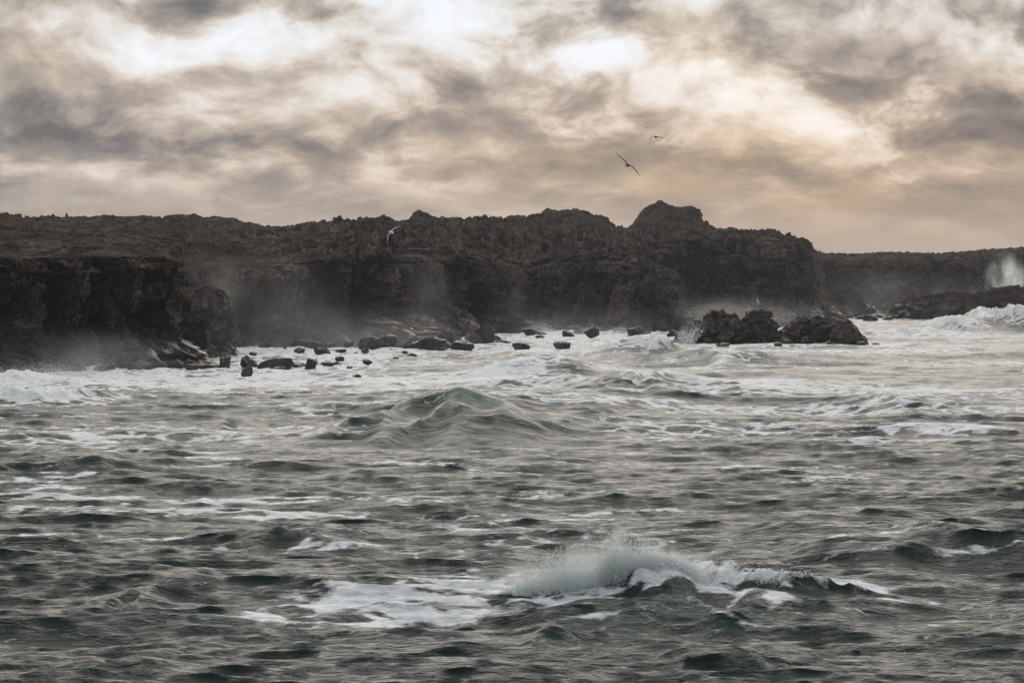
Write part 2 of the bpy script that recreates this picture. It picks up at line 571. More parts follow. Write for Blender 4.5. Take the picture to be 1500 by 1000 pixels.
rough_zone = np.clip(.55 + .9 * fbm(pp * [.02, .03, 0], 3, .5, 61) + .8 * np.clip((SU[None, :] - 380) / 120, 0, 1) * (SU[None, :] < 1195), .08, 1.9)
knol = fbm(pp * [.035, .022, 0], 4, .55, 71)
calm = np.clip(.65 + 1.3 * fbm(pp * [.02, .004, 0], 2, .5, 91), .6, 1.1)     # flat stretches between rubble
zz = zz + lav * rough_zone * (1 - np.exp(-((tq[:, None] - 1.0) / .12) ** 2) * (1 - .7 * calm)) * (.45 + .55 * far) * np.clip(.7 + lin * .55, 0, 1.3) + 1.7 * knol * far * np.clip(lin * 1.4, .25, 1)
crown = np.exp(-((tq[:, None] - 1.0) / .10) ** 2)
zz = zz + crown * calm * (.55 * blocks(pp * [.3, .1, 0], 82, .8) + 1.5 * fbm(pp * [.045, .02, 0], 3, .5, 83) + .8 * fbm(pp * [.22, .05, 0], 4, .6, 84))
xx = xx + .35 * blocks(pp * .9, 57, .5) * rough_zone
# meet the displaced rim
rim_dx, rim_dy, rim_dz = face[-1, :, 0] - PX, face[-1, :, 1] - PY, face[-1, :, 2] - ZR
wgt = np.exp(-din / 3.0)
plat = np.stack([xx + rim_dx * wgt, yy + rim_dy * wgt, zz + rim_dz * wgt], -1)
allv = np.concatenate([face, plat], 0)
tone_p = -.10 + .5 * blocks(pp * [.26, .12, 0], 151, .7) + .6 * blocks(pp * [.6, .3, 0], 152, .6) + .4 * blocks(pp * [1.5, .8, 0], 153, .5)
tone_all = np.clip(np.concatenate([tone_f, tone_p], 0) * .8, -1, 1)
moss_all = np.broadcast_to(np.clip((460 - SU) / 200, .12, 1)[None, :], tone_all.shape)
CUTS = [(-900, 264, "near_cliff", "black lava cliff with flat overhanging rim and streaked face, rising from white surf"),
        (264, 572, "lava_cliff", "mist-veiled dark lava cliff with rounded rubble rim beside the flat-rimmed cliff"),
        (572, 730, "lava_cliff", "narrow stepped lava cliff behind the boulder heap in the bay"),
        (730, 954, "lava_cliff", "shadowed lava cliff ending in a leaning rock pillar"),
        (954, 1191.5, "headland", "tall square-ended lava headland behind the low rocks awash"),
        (1191.5, 2700, "far_cliff", "low distant lava cliffs running out beyond the square headland")]
for a, b_, nm, lab in CUTS:
    idx = np.where((SU >= a) & (SU <= b_))[0]
    if idx[-1] < cols - 1:
        idx = np.append(idx, idx[-1] + 1)
    sub = allv[:, idx[0]:idx[-1] + 1]
    r, c = sub.shape[:2]
    cs = slice(idx[0], idx[-1] + 1)
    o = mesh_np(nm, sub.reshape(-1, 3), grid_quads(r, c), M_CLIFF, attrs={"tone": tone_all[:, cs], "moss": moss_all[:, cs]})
    tag(o, lab, None, None, "structure")


# ------------------------------------------------------------------ heaps, hills and rocks
def ridge(name, pts, dist, depth, mat, seed, amp=.5, bs=1.0, res=(160, 56), zlow=-1.5, power=.62, kind=None, label=None, cat=None, group=None,
          slant=0.0, round_=1.0):
    """long rock or hill: skyline pts [(column, row)] at distance dist, body depth metres front to back"""
    pu = np.array([p_[0] for p_ in pts], float)
    pyv = np.array([p_[1] for p_ in pts], float)
    X = (pu - 750) / F * dist
    Zt = CH + (HZ - pyv) / F * dist
    na, nb = res
    a = np.linspace(0, 1, na)
    xs_ = X[0] + (X[-1] - X[0]) * a
    zt = np.interp(xs_, X, Zt)
    endt = np.clip(np.minimum(a, 1 - a) * 7, 0.02, 1) ** .5
    bb = np.linspace(0, math.pi, nb)
    cy = -np.cos(bb)
    cz = np.sin(bb) ** power
    yy_ = cy[:, None] * depth * .5 * endt[None, :] ** round_
    zz_ = zlow + (zt - zlow)[None, :] * cz[:, None]
    xx_ = np.broadcast_to(xs_, zz_.shape)
    p3 = np.stack([xx_, yy_ + dist + slant * (a - .5)[None, :], zz_], -1).copy()
    du_ = np.gradient(p3, axis=1)
    dv_ = np.gradient(p3, axis=0)
    nn = np.cross(du_, dv_)
    nn /= np.linalg.norm(nn, axis=-1, keepdims=True) + 1e-9
    s = seed * 13.7
    pn = p3 + s
    dsp = (.9 * fbm(pn * .22 / bs, 3, .5, seed) + .62 * blocks(pn * [.42 / bs, .42 / bs, .7 / bs], seed + 1, .6)
           + .36 * blocks(pn * [1.05 / bs, 1.05 / bs, 1.5 / bs], seed + 2, .6) + .16 * blocks(pn * 2.6 / bs, seed + 3, .5))
    tone = np.clip(.6 * blocks(pn * [.42 / bs, .42 / bs, .7 / bs], seed + 1, .6) + .5 * blocks(pn * [1.05 / bs, 1.05 / bs, 1.5 / bs], seed + 2, .6), -1, 1)
    p3 += nn * (dsp * amp)[..., None]
    cx, cyy = p3[..., 0].mean(), p3[..., 1].mean()
    org = np.array([cx, cyy, 0.0])
    o = mesh_np(name, (p3 - org).reshape(-1, 3), grid_quads(nb, na), mat, attrs={"tone": tone})
    o.location = org
    tag(o, label, cat, group, kind)
    return o


ridge("hill", [(905, 345), (921, 336), (933, 323), (938, 312), (950, 304), (961, 299), (966, 296), (980, 301), (998, 308), (1012, 305), (1020, 309), (1028, 323), (1040, 334), (1058, 345)],
      690, 55, M_HILL, 3, 1.3, 2.6, (220, 60), 8, .75, "structure", "dark craggy lava hill with notched top behind the square headland")
ridge("hill", [(700, 335), (722, 324), (745, 320), (770, 318), (797, 310), (802, 307), (815, 311), (835, 309), (860, 311), (868, 318), (885, 322), (905, 333), (915, 342)],
      620, 60, M_HILL, 5, 1.0, 2.2, (260, 50), 8, .7, "structure", "long low rubbly lava hill on the skyline beside the notched hill")
ridge("hill", [(590, 335), (600, 325), (605, 314), (614, 309), (624, 311), (634, 318), (660, 321), (690, 322), (720, 323), (745, 335)],
      600, 40, M_HILL, 7, .6, 2.0, (180, 46), 10, .7, "structure", "small rounded lava knoll with a long flat tail on the skyline")
ridge("lava_crag", [(540, 335), (549, 324), (552, 319), (558, 317), (562, 315), (568, 319), (574, 321), (579, 325), (588, 334)],
      470, 14, M_HILL, 9, .55, 1.0, (120, 46), 10, .6, None, "small dark jagged crag standing alone on the lava plateau skyline", "rock")

# buttresses and aprons under the cliffs
ridge("rock_buttress", [(252, 470), (258, 420), (268, 408), (285, 412), (300, 418), (318, 428), (326, 440), (330, 470), (332, 520)],
      228, 14, M_CLIFF, 11, .9, 1.3, (190, 90), -2, .5, None, "broken rock buttress sloping down beside the end of the flat-rimmed cliff", "rock")
ridge("rock_apron", [(600, 470), (604, 420), (612, 412), (630, 428), (648, 440), (668, 456), (690, 470), (706, 484), (722, 500)],
      322, 12, M_ROCK, 13, .8, 1.2, (190, 80), -2, .55, None, "stepped rubble apron slanting down from the narrow stepped cliff", "rock")
ridge("rock_pillar", [(922, 500), (926, 430), (936, 400), (944, 384), (950, 383), (956, 392), (957, 420), (962, 438), (980, 446), (1000, 458), (1022, 470), (1040, 500)],
      352, 12, M_ROCK, 15, .8, 1.1, (190, 90), -2, .5, None, "leaning rock pillar with stepped foot at the end of the shadowed cliff", "rock")
ridge("rock_apron", [(985, 490), (1000, 462), (1020, 450), (1045, 446), (1075, 449), (1100, 452), (1150, 456), (1200, 480)],
      405, 16, M_ROCK, 17, .9, 1.4, (190, 60), -2, .6, None, "low rubble apron along the foot of the square headland", "rock")
ridge("rock_buttress", [(1138, 500), (1143, 455), (1150, 420), (1162, 410), (1180, 410), (1192, 418), (1199, 432), (1196, 445), (1190, 460), (1187, 480)],
      432, 14, M_ROCK, 19, .9, 1.4, (130, 80), -2, .5, None, "bulging rock buttress at the corner of the square headland", "rock")
ridge("rock_buttress", [(1192, 470), (1205, 445), (1222, 428), (1238, 420), (1252, 430), (1262, 446), (1282, 452), (1300, 470)],
      540, 22, M_ROCK, 21, 1.1, 1.8, (150, 70), -2, .55, None, "pointed rock spur in spray at the foot of the distant cliffs", "rock")
ridge("rock_shelf", [(1290, 470), (1315, 448), (1345, 436), (1380, 430), (1410, 428), (1436, 432), (1462, 424), (1490, 422), (1530, 428), (1580, 436), (1640, 470)],
      500, 26, M_ROCK, 23, 1.0, 1.6, (260, 60), -2, .6, None, "long low black rock shelf behind the big surf wave", "rock")

# the rocks awash
ridge("sea_rock", [(990, 512), (994, 496), (1006, 482), (1022, 474), (1040, 465), (1056, 461), (1075, 464), (1096, 461), (1112, 459), (1124, 463), (1130, 476), (1140, 490), (1148, 512)],
      283, 9, M_ROCK, 25, .95, .9, (300, 120), -1.5, .48, None, "largest flat-topped black rock awash in front of the square headland", "rock")
ridge("sea_rock", [(1130, 512), (1142, 484), (1156, 480), (1175, 471), (1196, 466), (1212, 471), (1222, 484), (1236, 494), (1246, 512)],
      279, 7, M_ROCK, 27, .85, .8, (220, 110), -1.5, .5, None, "rugged round-topped black rock awash between the flat-topped and smallest rocks", "rock")
ridge("sea_rock", [(1218, 514), (1226, 494), (1238, 484), (1246, 481), (1256, 488), (1266, 498), (1276, 514)],
      275, 4, M_ROCK, 29, .5, .6, (120, 90), -1.2, .5, None, "smallest pointed black rock at the seaward end of the rocks awash", "rock")
ridge("sea_rock", [(1195, 492), (1206, 474), (1224, 467), (1242, 469), (1252, 476), (1258, 492)],
      305, 5, M_ROCK, 30, .4, .7, (120, 70), -1.2, .5, None, "low slab rock behind the smallest pointed rock, water pouring off it", "rock")

# boulders: a few shared shapes
rng = np.random.default_rng(4)


def boulder_mesh(seed):
    bm = bmesh.new()
    bmesh.ops.create_icosphere(bm, subdivisions=4, radius=1.0)
    co = np.array([v.co[:] for v in bm.verts])
    # cut by random planes -> faceted block
    r = np.random.default_rng(seed)
    for _ in range(17):
        nrm = r.normal(size=3)
        nrm /= np.linalg.norm(nrm)
        lim = r.uniform(.46, .78)
        dd = co @ nrm
        co = co - np.where(dd > lim, dd - lim, 0)[:, None] * nrm
    dsp = .22 + .07 * fbm(co * 1.6 + seed, 4, .5, seed) + .11 * blocks(co * 2.2 + seed, seed, .6) + .035 * blocks(co * 6 + seed, seed + 1, .5)
    co = co * (1 + dsp[:, None])
    for v, c in zip(bm.verts, co):
        v.co = c
    me = bpy.data.meshes.new("boulder")
    bm.to_mesh(me)
    bm.free()
    me.materials.append(M_ROCK)
    return me


BM = [boulder_mesh(s) for s in range(8)]


COLLARS = []


def boulder(u, ybase, wpx, hpx, label, group, z0=0.0, d=None):
    d = d or dsea(ybase)
    wm, hm = wpx / F * d, hpx / F * d
    o = bpy.data.objects.new("boulder", BM[int(rng.integers(8))])
    scene.collection.objects.link(o)
    o.location = ((u - 750) / F * d, d, z0 + hm * .28)
    o.scale = (wm * .60, wm * .5 * rng.uniform(.8, 1.2), hm * .80)
    o.rotation_euler = (rng.uniform(-.12, .12), rng.uniform(-.2, .2), rng.uniform(0, 6.28))
    if abs(wm - hm) > .35 * wm:
        o.rotation_euler[2] = rng.choice([0, math.pi]) + rng.uniform(-.35, .35)
    tag(o, label, "boulder", group)
    COLLARS.append((o.location[0], o.location[1], wm))
    return o


LB1 = "small black boulder in the white surf below the mist-veiled cliff"
G1 = "boulders standing in the surf"
for u, yb, ww, hh in [(330, 540, 20, 18), (358, 536, 15, 14), (371, 538, 15, 12), (386, 536, 12, 9), (434, 540, 25, 11), (424, 551, 13, 6), (407, 546, 26, 9), (392, 543, 14, 6),
                      (497, 528, 14, 8), (481, 537, 17, 7), (494, 535, 15, 6), (512, 540, 11, 4), (538, 533, 15, 7), (524, 553, 11, 6), (469, 519, 21, 11), (438, 516, 15, 8),
                      (601, 522, 13, 5), (594, 518, 9, 5), (580, 526, 9, 4), (479, 545, 9, 3), (304, 540, 19, 7), (321, 546, 15, 5), (418, 514, 9, 5), (500, 516, 18, 6), (372, 520, 10, 5), (535, 516, 14, 5)]:
    boulder(u, yb, ww, hh, LB1, G1)
boulder(361, 552, 16, 15, "square-cut black boulder standing apart in the surf, seaward of the boulder group", None)
boulder(401, 541, 44, 17, "widest low black boulder amid the small boulders in the surf", None)
boulder(455, 541, 21, 16, "pointed black boulder at the end of the surf boulder group", None)
boulder(762, 510, 28, 11, "flat wedge-shaped boulder awash in the foaming bay before the pillar", None)
boulder(824, 512, 23, 12, "blocky brown boulder awash in the foaming bay before the pillar", None)
boulder(628, 514, 54, 25, "broad black boulder in the dry heap below the narrow stepped cliff", None)
boulder(675, 514, 34, 20, "dome-shaped black boulder at the seaward end of the dry heap", None)
boulder(712, 503, 26, 38, "tall jagged boulder leaning at the tip of the slanting rubble apron", None)
LB2 = "dark boulder in the dry heap between the narrow stepped cliff and the surf"
G2 = "boulders of the dry heap below the narrow stepped cliff"
for u, yb, ww, hh in [(603, 511, 30, 20), (580, 508, 36, 24), (650, 513, 24, 14), (726, 502, 14, 12), (560, 512, 26, 14), (612, 502, 24, 26), (655, 503, 30, 22), (692, 504, 22, 18), (735, 503, 20, 6)]:
    boulder(u, yb, ww, hh, LB2, G2)
for k in range(34):
    u = rng.uniform(335, 590)
    yb = rng.uniform(503, 513)
    s = rng.uniform(9, 26)
    boulder(u, yb, s * 1.3, s * .75, "%s rubble boulder at the foot of the mist-veiled cliff" % ("larger" if s > 18 else "small"), "%s rubble boulders under the mist-veiled cliff" % ("larger" if s > 18 else "small"), z0=rng.uniform(-.2, .6))
for k in range(20):
    u = rng.uniform(760, 990)
    yb = rng.uniform(484, 496)
    s = rng.uniform(7, 20)
    boulder(u, yb, s * 1.5, s * .7, "low wave-washed boulder along the foot of the shadowed cliff", "boulders along the foot of the shadowed cliff", z0=rng.uniform(-.2, .3))
LB3 = "large dark wet boulder in the talus under the flat-rimmed cliff"
G3 = "talus boulders below the flat-rimmed cliff"
for u, yb, ww, hh in [(173, 541, 48, 24), (205, 543, 34, 16), (140, 536, 60, 28), (232, 542, 30, 14), (95, 538, 50, 26), (40, 535, 66, 40), (10, 532, 50, 36), (190, 533, 50, 34), (150, 545, 30, 11), (280, 541, 22, 8)]:
    boulder(u, yb, ww, hh, LB3, G3)
for k in range(36):
    u = rng.uniform(-40, 262)
    yb = rng.uniform(531, 542)
    s = rng.uniform(12, 34)
    boulder(u, yb, s * 1.35, s * .8, "smaller boulder lodged among the large talus boulders of the flat-rimmed cliff" , "small talus boulders below the flat-rimmed cliff", z0=rng.uniform(-.2, .9) if yb < 536 else 0)
for u, yb, ww, hh in [(1150, 508, 26, 12), (984, 506, 20, 8), (1140, 510, 18, 8), (1262, 509, 20, 9), (1214, 509, 24, 9), (1060, 511, 22, 8), (1284, 508, 12, 4)]:
    boulder(u, yb - 3, ww * .8, hh * .7, "low broken slab half sunk at the foot of the rocks awash", "slabs around the rocks awash")
LB4 = "black boulder in the shallows between square headland and distant cliffs"
G4 = "boulders before the distant cliffs"
for u, yb, ww, hh in [(1276, 470, 18, 10), (1288, 467, 22, 9), (1263, 468, 14, 7), (1300, 469, 16, 6), (1310, 464, 20, 10), (1246, 466, 14, 10)]:
    boulder(u, yb, ww, hh, LB4, G4)

# ------------------------------------------------------------------ sea


def ocean_tile(N, L, peak, ang, spread, seed, kcut=None, expo=3.6):
    r = np.random.default_rng(seed)
    k1 = np.fft.fftfreq(N, L / N) * 2 * np.pi
    kx, ky = np.meshgrid(k1, k1)
    k = np.hypot(kx, ky)
    k[0, 0] = 1
    kp = 2 * np.pi / peak
    th = np.arctan2(ky, kx) - ang
    Ph = np.exp(-1.25 * (kp / k) ** 2) / k ** expo * (np.abs(np.cos(th / 2)) ** (2 * spread) + .03)
    Ph[0, 0] = 0
    if kcut:
        Ph = Ph * np.exp(-(k / kcut) ** 2)
    h0 = (r.normal(size=(N, N)) + 1j * r.normal(size=(N, N))) * np.sqrt(Ph)
    f = lambda s: np.real(np.fft.ifft2(s))
    h = f(h0)
    sc = 1 / h.std()
    H = h * sc
    Dx, Dy = f(-1j * kx / k * h0) * sc, f(-1j * ky / k * h0) * sc
    Jx, Jy, Jc = f(kx * kx / k * h0) * sc, f(ky * ky / k * h0) * sc, f(kx * ky / k * h0) * sc
    return L, N, [a.astype(np.float32) for a in (H, Dx, Dy, Jx, Jy, Jc)]


def sample(tile, x, y, rot=0.0):
    L, N, A = tile
    c, s = math.cos(rot), math.sin(rot)
    xr, yr = (x * c + y * s) / L * N, (-x * s + y * c) / L * N
    i0, j0 = np.floor(xr).astype(np.int64), np.floor(yr).astype(np.int64)
    fx_, fy_ = (xr - i0).astype(np.float32), (yr - j0).astype(np.float32)
    i0 %= N
    j0 %= N
    i1, j1 = (i0 + 1) % N, (j0 + 1) % N
    o = [a[j0, i0] * (1 - fx_) * (1 - fy_) + a[j0, i1] * fx_ * (1 - fy_) + a[j1, i0] * (1 - fx_) * fy_ + a[j1, i1] * fx_ * fy_ for a in A]
    h, dx_, dy_ = o[:3]
    return h, dx_ * c - dy_ * s, dx_ * s + dy_ * c, o[3], o[4], o[5]


TA = ocean_tile(512, 230.0, 30.0, math.radians(80), 14.0, 1, kcut=4.0)
TB = ocean_tile(512, 31.0, 3.0, math.radians(86), 9.0, 2, kcut=30.0, expo=3.0)

# rows are planes of equal distance, columns fan out from the shore point below the lookout
rowsY = np.concatenate([np.linspace(4, 34, 60), np.exp(np.arange(math.log(35), math.log(150), .0029)), np.exp(np.arange(math.log(150.5), math.log(480), .0044)),
                        np.exp(np.arange(math.log(482), math.log(1000), .014)), np.exp(np.arange(math.log(1020), math.log(40000), .12))])
dn = np.linspace(-.295, .295, 690)
sd_ = np.concatenate([-np.geomspace(5, .30, 46), dn, np.geomspace(.30, 5, 46)])
XX = rowsY[:, None] * sd_[None, :]
YY = np.broadcast_to(rowsY[:, None], XX.shape).copy()
UU = 750 + sd_[None, :] * F + 0 * YY
SHD = np.interp(UU, CU, CD) - YY                  # metres to the shore line (negative inland)
h1_, x1, y1, a1, b1, c1 = sample(TA, XX, YY, .0)
h2_, x2, y2, a2, b2, c2 = sample(TB, XX * .45, YY, .10)
h3_, x3, y3, a3, b3, c3 = sample(TB, XX * .20 + 11, YY * .37 + 5, -.12)
gust = np.clip(1 + .8 * fbm(np.stack([XX * .018, YY * .012, 0 * XX], -1), 3, .5, 301), .35, 2)
fadeB = np.clip(85 / YY, .22, 1)
A1, A2, A3 = .15, .055, .045
A2v = A2 * gust * fadeB
HH = A1 * h1_ + A2v * h2_ + A3 * h3_
lam = 1.25
DX = -lam * (A1 * x1 + A2v * x2 + A3 * x3)
DY = -lam * (A1 * y1 + A2v * y2 + A3 * y3)
squeeze = lam * (A1 * (a1 + b1) + A2v * (a2 + b2) * .8 + A3 * .37 * (a3 + b3))    # high where crests pinch

foam = np.clip((squeeze - .95) * .75, 0, .55)
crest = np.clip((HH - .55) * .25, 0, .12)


def window(x0, y0, rx, ry):
    r0, r1 = np.searchsorted(rowsY, [y0 - ry, y0 + ry])
    r1 = max(r1, r0 + 1)
    far_ = max(y0 - ry, 4.0)
    lo2, hi2 = min((x0 - rx) / far_, (x0 - rx) / (y0 + ry)), max((x0 + rx) / far_, (x0 + rx) / (y0 + ry))
    c0, c1 = np.searchsorted(sd_, [lo2, hi2])
    return slice(int(r0), int(r1)), slice(int(c0), int(max(c1, c0 + 1)))


def swell(u, yb, halfw_px, h, wf, wb, ang=0.0, foam_c=0.0, green=0.0, skew=0.0, foam_w=1.0, back=0.0):
    """a single big wave: centre column, foot row, half width px, height m, front and back widths m, heading"""
    d = dsea(yb)
    x0, y0 = (u - 750) / F * d, d
    hw = halfw_px / F * d
    W = window(x0, y0, hw * 2.3 + 2, 5 * max(wf, wb) + hw * 2.3 * abs(math.sin(ang)))
    X, Y = XX[W], YY[W]
    if X.size == 0:
        return
    c, s = math.cos(ang), math.sin(ang)
    a = ((X - x0) * c + (Y - y0) * s)
    cc = (-(X - x0) * s + (Y - y0) * c) + .9 * wf * vn(np.stack([a / hw * 2.2, a * 0 + u, a * 0], -1), 9)
    e = np.exp(-np.abs(a / hw) ** 2.2) * (1 + skew * np.clip(a / hw, -1, 1))
    prof = np.where(cc < 0, np.exp(-np.abs(cc / wf) ** 1.25), np.exp(-np.abs(cc / wb) ** 1.4))
    add = h * e * prof
    add = add * (1 + (.10 + .22 * min(foam_c, 1)) * fbm(np.stack([X * (2.2 / wf), Y * (1.3 / wf), 0 * X + u], -1), 4, .6, 333))
    HH[W] += add
    DY[W] -= .25 * add * np.clip(1 - np.abs(cc) / (wf * 2), 0, 1)
    nz = .5 + .5 * fbm(np.stack([X * .8, Y * .5, add * .8], -1), 3, .6, 500)
    foam[W] = np.maximum(foam[W], foam_c * e * np.exp(-np.abs((cc + .15 * wf) / (wf * .55 * foam_w)) ** 2) * (.75 + .4 * nz))
    if back:
        foam[W] = np.maximum(foam[W], back * e * np.clip(1 - np.abs(cc - wb * 1.2) / (wb * 1.5), 0, 1) * (.4 + .9 * nz))
    crest[W] = np.maximum(crest[W], green * e * np.exp(-((cc + .5 * wf) / (wf * .55)) ** 2) * np.clip(add / h * 1.6, 0, 1))  # where the painted see-through green of the crest goes


# the waves one can name in the photograph
swell(690, 634, 185, 1.0, 5, 12, -.10, .0, .1)
swell(675, 628, 95, 1.1, 3.2, 9, -.12, .30, .75, 0, .5, .1)
swell(590, 640, 120, .8, 4, 8, -.18, .0, .25)
swell(800, 600, 220, .9, 6, 12, -.05, .0, .1)
swell(800, 550, 85, 1.5, 6.0, 10, -.2, .7, .3, -.3, 1.4, .5)
swell(900, 574, 230, 1.35, 6, 13, -.05, .3, .15, 0, 1, .75)
swell(960, 582, 60, .7, 3, 8, -.05, .2, .3)
swell(945, 524, 55, 2.4, 5, 9, -.25, 1.05, .15, 0, 1.6, .8)
swell(1060, 532, 90, 1.2, 6, 9, -.1, .2, .1)
swell(1320, 598, 60, .9, 4, 8, .05, .1, .15, 0, 1, .5)
swell(1395, 484, 45, 2.6, 8, 16, .0, 1.1, .05, 0, 1.9, .9)
swell(1450, 482, 40, 3.6, 8, 16, .05, 1.15, .05, 0, 1.9, .9)
swell(1510, 483, 50, 3.2, 8, 16, -.05, 1.1, .05, 0, 1.9, .9)
swell(1330, 492, 90, 1.4, 6, 12, .1, .5, .05)
swell(30, 572, 150, 1.3, 4, 8, .02, 1.2, .2, -.2, 2.5, 1.0)
swell(60, 592, 190, 1.2, 3.5, 9, .03, 1.0, .55, -.2, 2.0, .9)
swell(430, 795, 95, .34, 1.4, 3, -.1, .0, .05)
swell(180, 895, 70, .32, 1.0, 2.0, -.2, .3, .1)
swell(100, 690, 110, .7, 2.2, 5, .15, .1, .1)
swell(345, 622, 36, .6, 2.0, 4, -.1, .0, .2)
swell(1300, 818, 190, .45, 2.0, 3.2, -.12, .25, .05)
swell(1440, 806, 90, .26, 1.4, 2.5, -.05, 0, .1)
swell(820, 945, 40, .30, .7, 1.5, 0, 0, .3)
swell(1090, 985, 120, .28, 1.0, 2.0, .15, .1, .1)
swell(180, 985, 110, .24, .8, 1.8, -.1, 0, .1)
# the near breaker's ridge
swell(1000, 905, 150, .36, 1.5, 1.3, -.02, .55, .3, 0, 1.2, .0)
swell(1180, 895, 130, .26, 1.0, 1.2, .03, .8, .05, 0, 1.6, .6)
swell(970, 874, 75, .58, 1.0, 1.3, .0, .95, .3, 0, 2.4, .6)
swell(1060, 872, 50, .55, .7, 1.2, .0, 1.05, .2, 0, 2.0, .6)
swell(1130, 874, 60, .46, .6, 1.0, -.04, 1.05, .1, 0, 2.0, .6)
swell(1210, 876, 55, .34, .6, 1.0, .02, 1.05, .1, 0, 2.0, .6)
swell(850, 905, 110, .22, 1.2, 1.2, -.05, .7, .05, 0, 1.8, .0)


def patch(u, yv, wu, wy, amt, nseed=1, sc=1.0):
    """lying foam on the water around a place; extent given where it lies"""
    d = dsea(yv)
    x0 = (u - 750) / F * d
    d0, d1 = dsea(yv + wy), dsea(max(yv - wy, 428))
    W = window(x0, d, wu / F * d * 2.4, 2.4 * max(d - d0, d1 - d))
    X, Y = XX[W], YY[W]
    ex = np.exp(-((X - x0) / (wu / F * d)) ** 2)
    ey = np.where(Y < d, np.exp(-((Y - d) / (d - d0)) ** 2), np.exp(-((Y - d) / (d1 - d)) ** 2))
    nz = .5 + .5 * fbm(np.stack([X * .16 * sc, Y * .20 * sc, 0 * X + nseed], -1), 4, .6, 700 + nseed)
    foam[W] = np.maximum(foam[W], np.minimum(1.5 * amt * ex * ey * np.clip(nz * 1.6, 0.1, 1.1), .80))


for k, pt in enumerate([(70, 566, 190, 24, 1.1), (330, 560, 150, 14, .9), (560, 895, 190, 26, .75), (420, 905, 120, 16, .6), (690, 870, 130, 30, .72), (820, 890, 110, 14, .95), (1060, 880, 120, 26, .62), (1230, 868, 120, 16, .75), (1340, 880, 80, 8, .6),
                        (760, 762, 220, 9, .75), (420, 745, 200, 10, .65), (150, 745, 160, 10, .6), (250, 790, 100, 7, .55), (60, 795, 60, 7, .5), (1390, 634, 130, 5, .95), (1230, 632, 50, 5, .8),
                        (470, 606, 70, 8, .6), (350, 632, 120, 6, .7), (120, 645, 170, 9, .65), (700, 555, 130, 14, .9), (560, 562, 120, 12, .85), (1100, 566, 200, 9, .9), (1350, 576, 180, 5, .95),
                        (860, 740, 120, 6, .5), (1100, 770, 160, 7, .45), (620, 775, 120, 6, .6), (1430, 700, 120, 8, .3), (640, 690, 200, 12, .4), (1200, 700, 200, 14, .35)]):
    patch(*pt, nseed=k + 1)
for (bx_, by_, bw_) in COLLARS + [(px(u_, 500, 279)[0], 276.0, 4.0) for u_ in range(990, 1285, 22)]:
    W = window(bx_, by_, bw_ * 2.5 + 1, bw_ * 4 + 3)
    rr = np.hypot((XX[W] - bx_) / (bw_ * 1.2 + .5), (YY[W] - by_) / (bw_ * 1.8 + 1.2))
    foam[W] = np.maximum(foam[W], 1.15 * np.exp(-rr ** 2))
# surf along the shore, spent foam farther out
surf = np.clip(1 - SHD / np.interp(UU, [-100, 250, 330, 480, 750, 1000, 1500], [66, 75, 100, 120, 180, 210, 150]), 0, 1)
surf = np.where((UU > 985) & (UU < 1300), np.clip(1 - (SHD - 160) / 120, 0, 1) * .42, surf)
sn = .5 + .5 * fbm(np.stack([XX * .12, YY * .05, 0 * XX], -1), 4, .6, 801)
foam = np.maximum(foam, (surf ** .6) * (.70 + .50 * sn))
drift = .5 + .5 * fbm(np.stack([XX * .028, YY * .10, 0 * XX + 3], -1), 4, .6, 811)
far_f = np.clip((YY - 45) / 120, 0, 1)
foam = np.maximum(foam, np.clip(drift * 2.0 - .70, 0, .68) * (.62 + .38 * far_f))
foam = foam + .15 * np.clip(far_f, 0, 1) * (YY < 700)
# long thin wind-drawn foam lines
ln = fbm(np.stack([XX * .024, YY * .12, 0 * XX + 9], -1), 4, .6, 841)
lm = np.clip(.50 + 1.3 * fbm(np.stack([XX * .07, YY * .05, 0 * XX + 5.5], -1), 3, .5, 853), 0, 1)
foam = np.maximum(foam, np.clip(1 - np.abs(ln - .05) / .12, 0, 1) ** .6 * lm ** .5 * .80 * (YY < 300) * np.clip((YY - 47) / 9, .25, 1))
# the green wave is still unbroken: clean water on its face, a torn cap only
clean = np.exp(-((UU - 700) / 150) ** 2 - ((YY - 112) / 13) ** 2)
cap = np.exp(-((UU - 665) / 45) ** 2 - ((YY - 113.5) / 2.2) ** 2)
foam = foam * (1 - .85 * clean) + .45 * cap
ragged = np.clip(surf * 1.4, 0, 1) * .45 * fbm(np.stack([XX * .45, YY * .2, 0 * XX], -1), 4, .6, 821)
HH = HH + np.where(YY < 700, ragged, 0)
vv = np.stack([XX + DX, YY + DY, HH], -1)
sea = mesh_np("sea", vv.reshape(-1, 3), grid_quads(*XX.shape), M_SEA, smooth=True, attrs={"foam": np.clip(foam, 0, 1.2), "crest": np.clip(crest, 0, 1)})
tag(sea, None, None, None, "structure")


def sea_z(x, y):
    i = int(np.searchsorted(rowsY, y))
    j = int(np.searchsorted(sd_, x / y))
    return float(HH[min(i, len(rowsY) - 1), min(j, len(sd_) - 1)])


# ------------------------------------------------------------------ spray
OCT = np.array([[1.2, 0, -.5], [-.6, 1.0, -.5], [-.6, -1.0, -.5], [0, 0, 1.2]], float)
OCF = np.array([[0, 1, 3], [1, 2, 3], [2, 0, 3], [0, 2, 1]])


def droplets(name, pts, rad, mat, parent, stretch=None):
    n = len(pts)
    sc = rad[:, None, None] * OCT[None]
    if stretch is not None:
        sc = sc + OCT[None, :, 2:3] * stretch[:, None, :]
    v = pts[:, None, :] + sc
    f = OCF[None] + 4 * np.arange(n)[:, None, None]
    o = mesh_np(name, v.reshape(-1, 3), f.reshape(-1, 3), mat, parent)
    tag(o, None, None, None, "stuff")
    return o


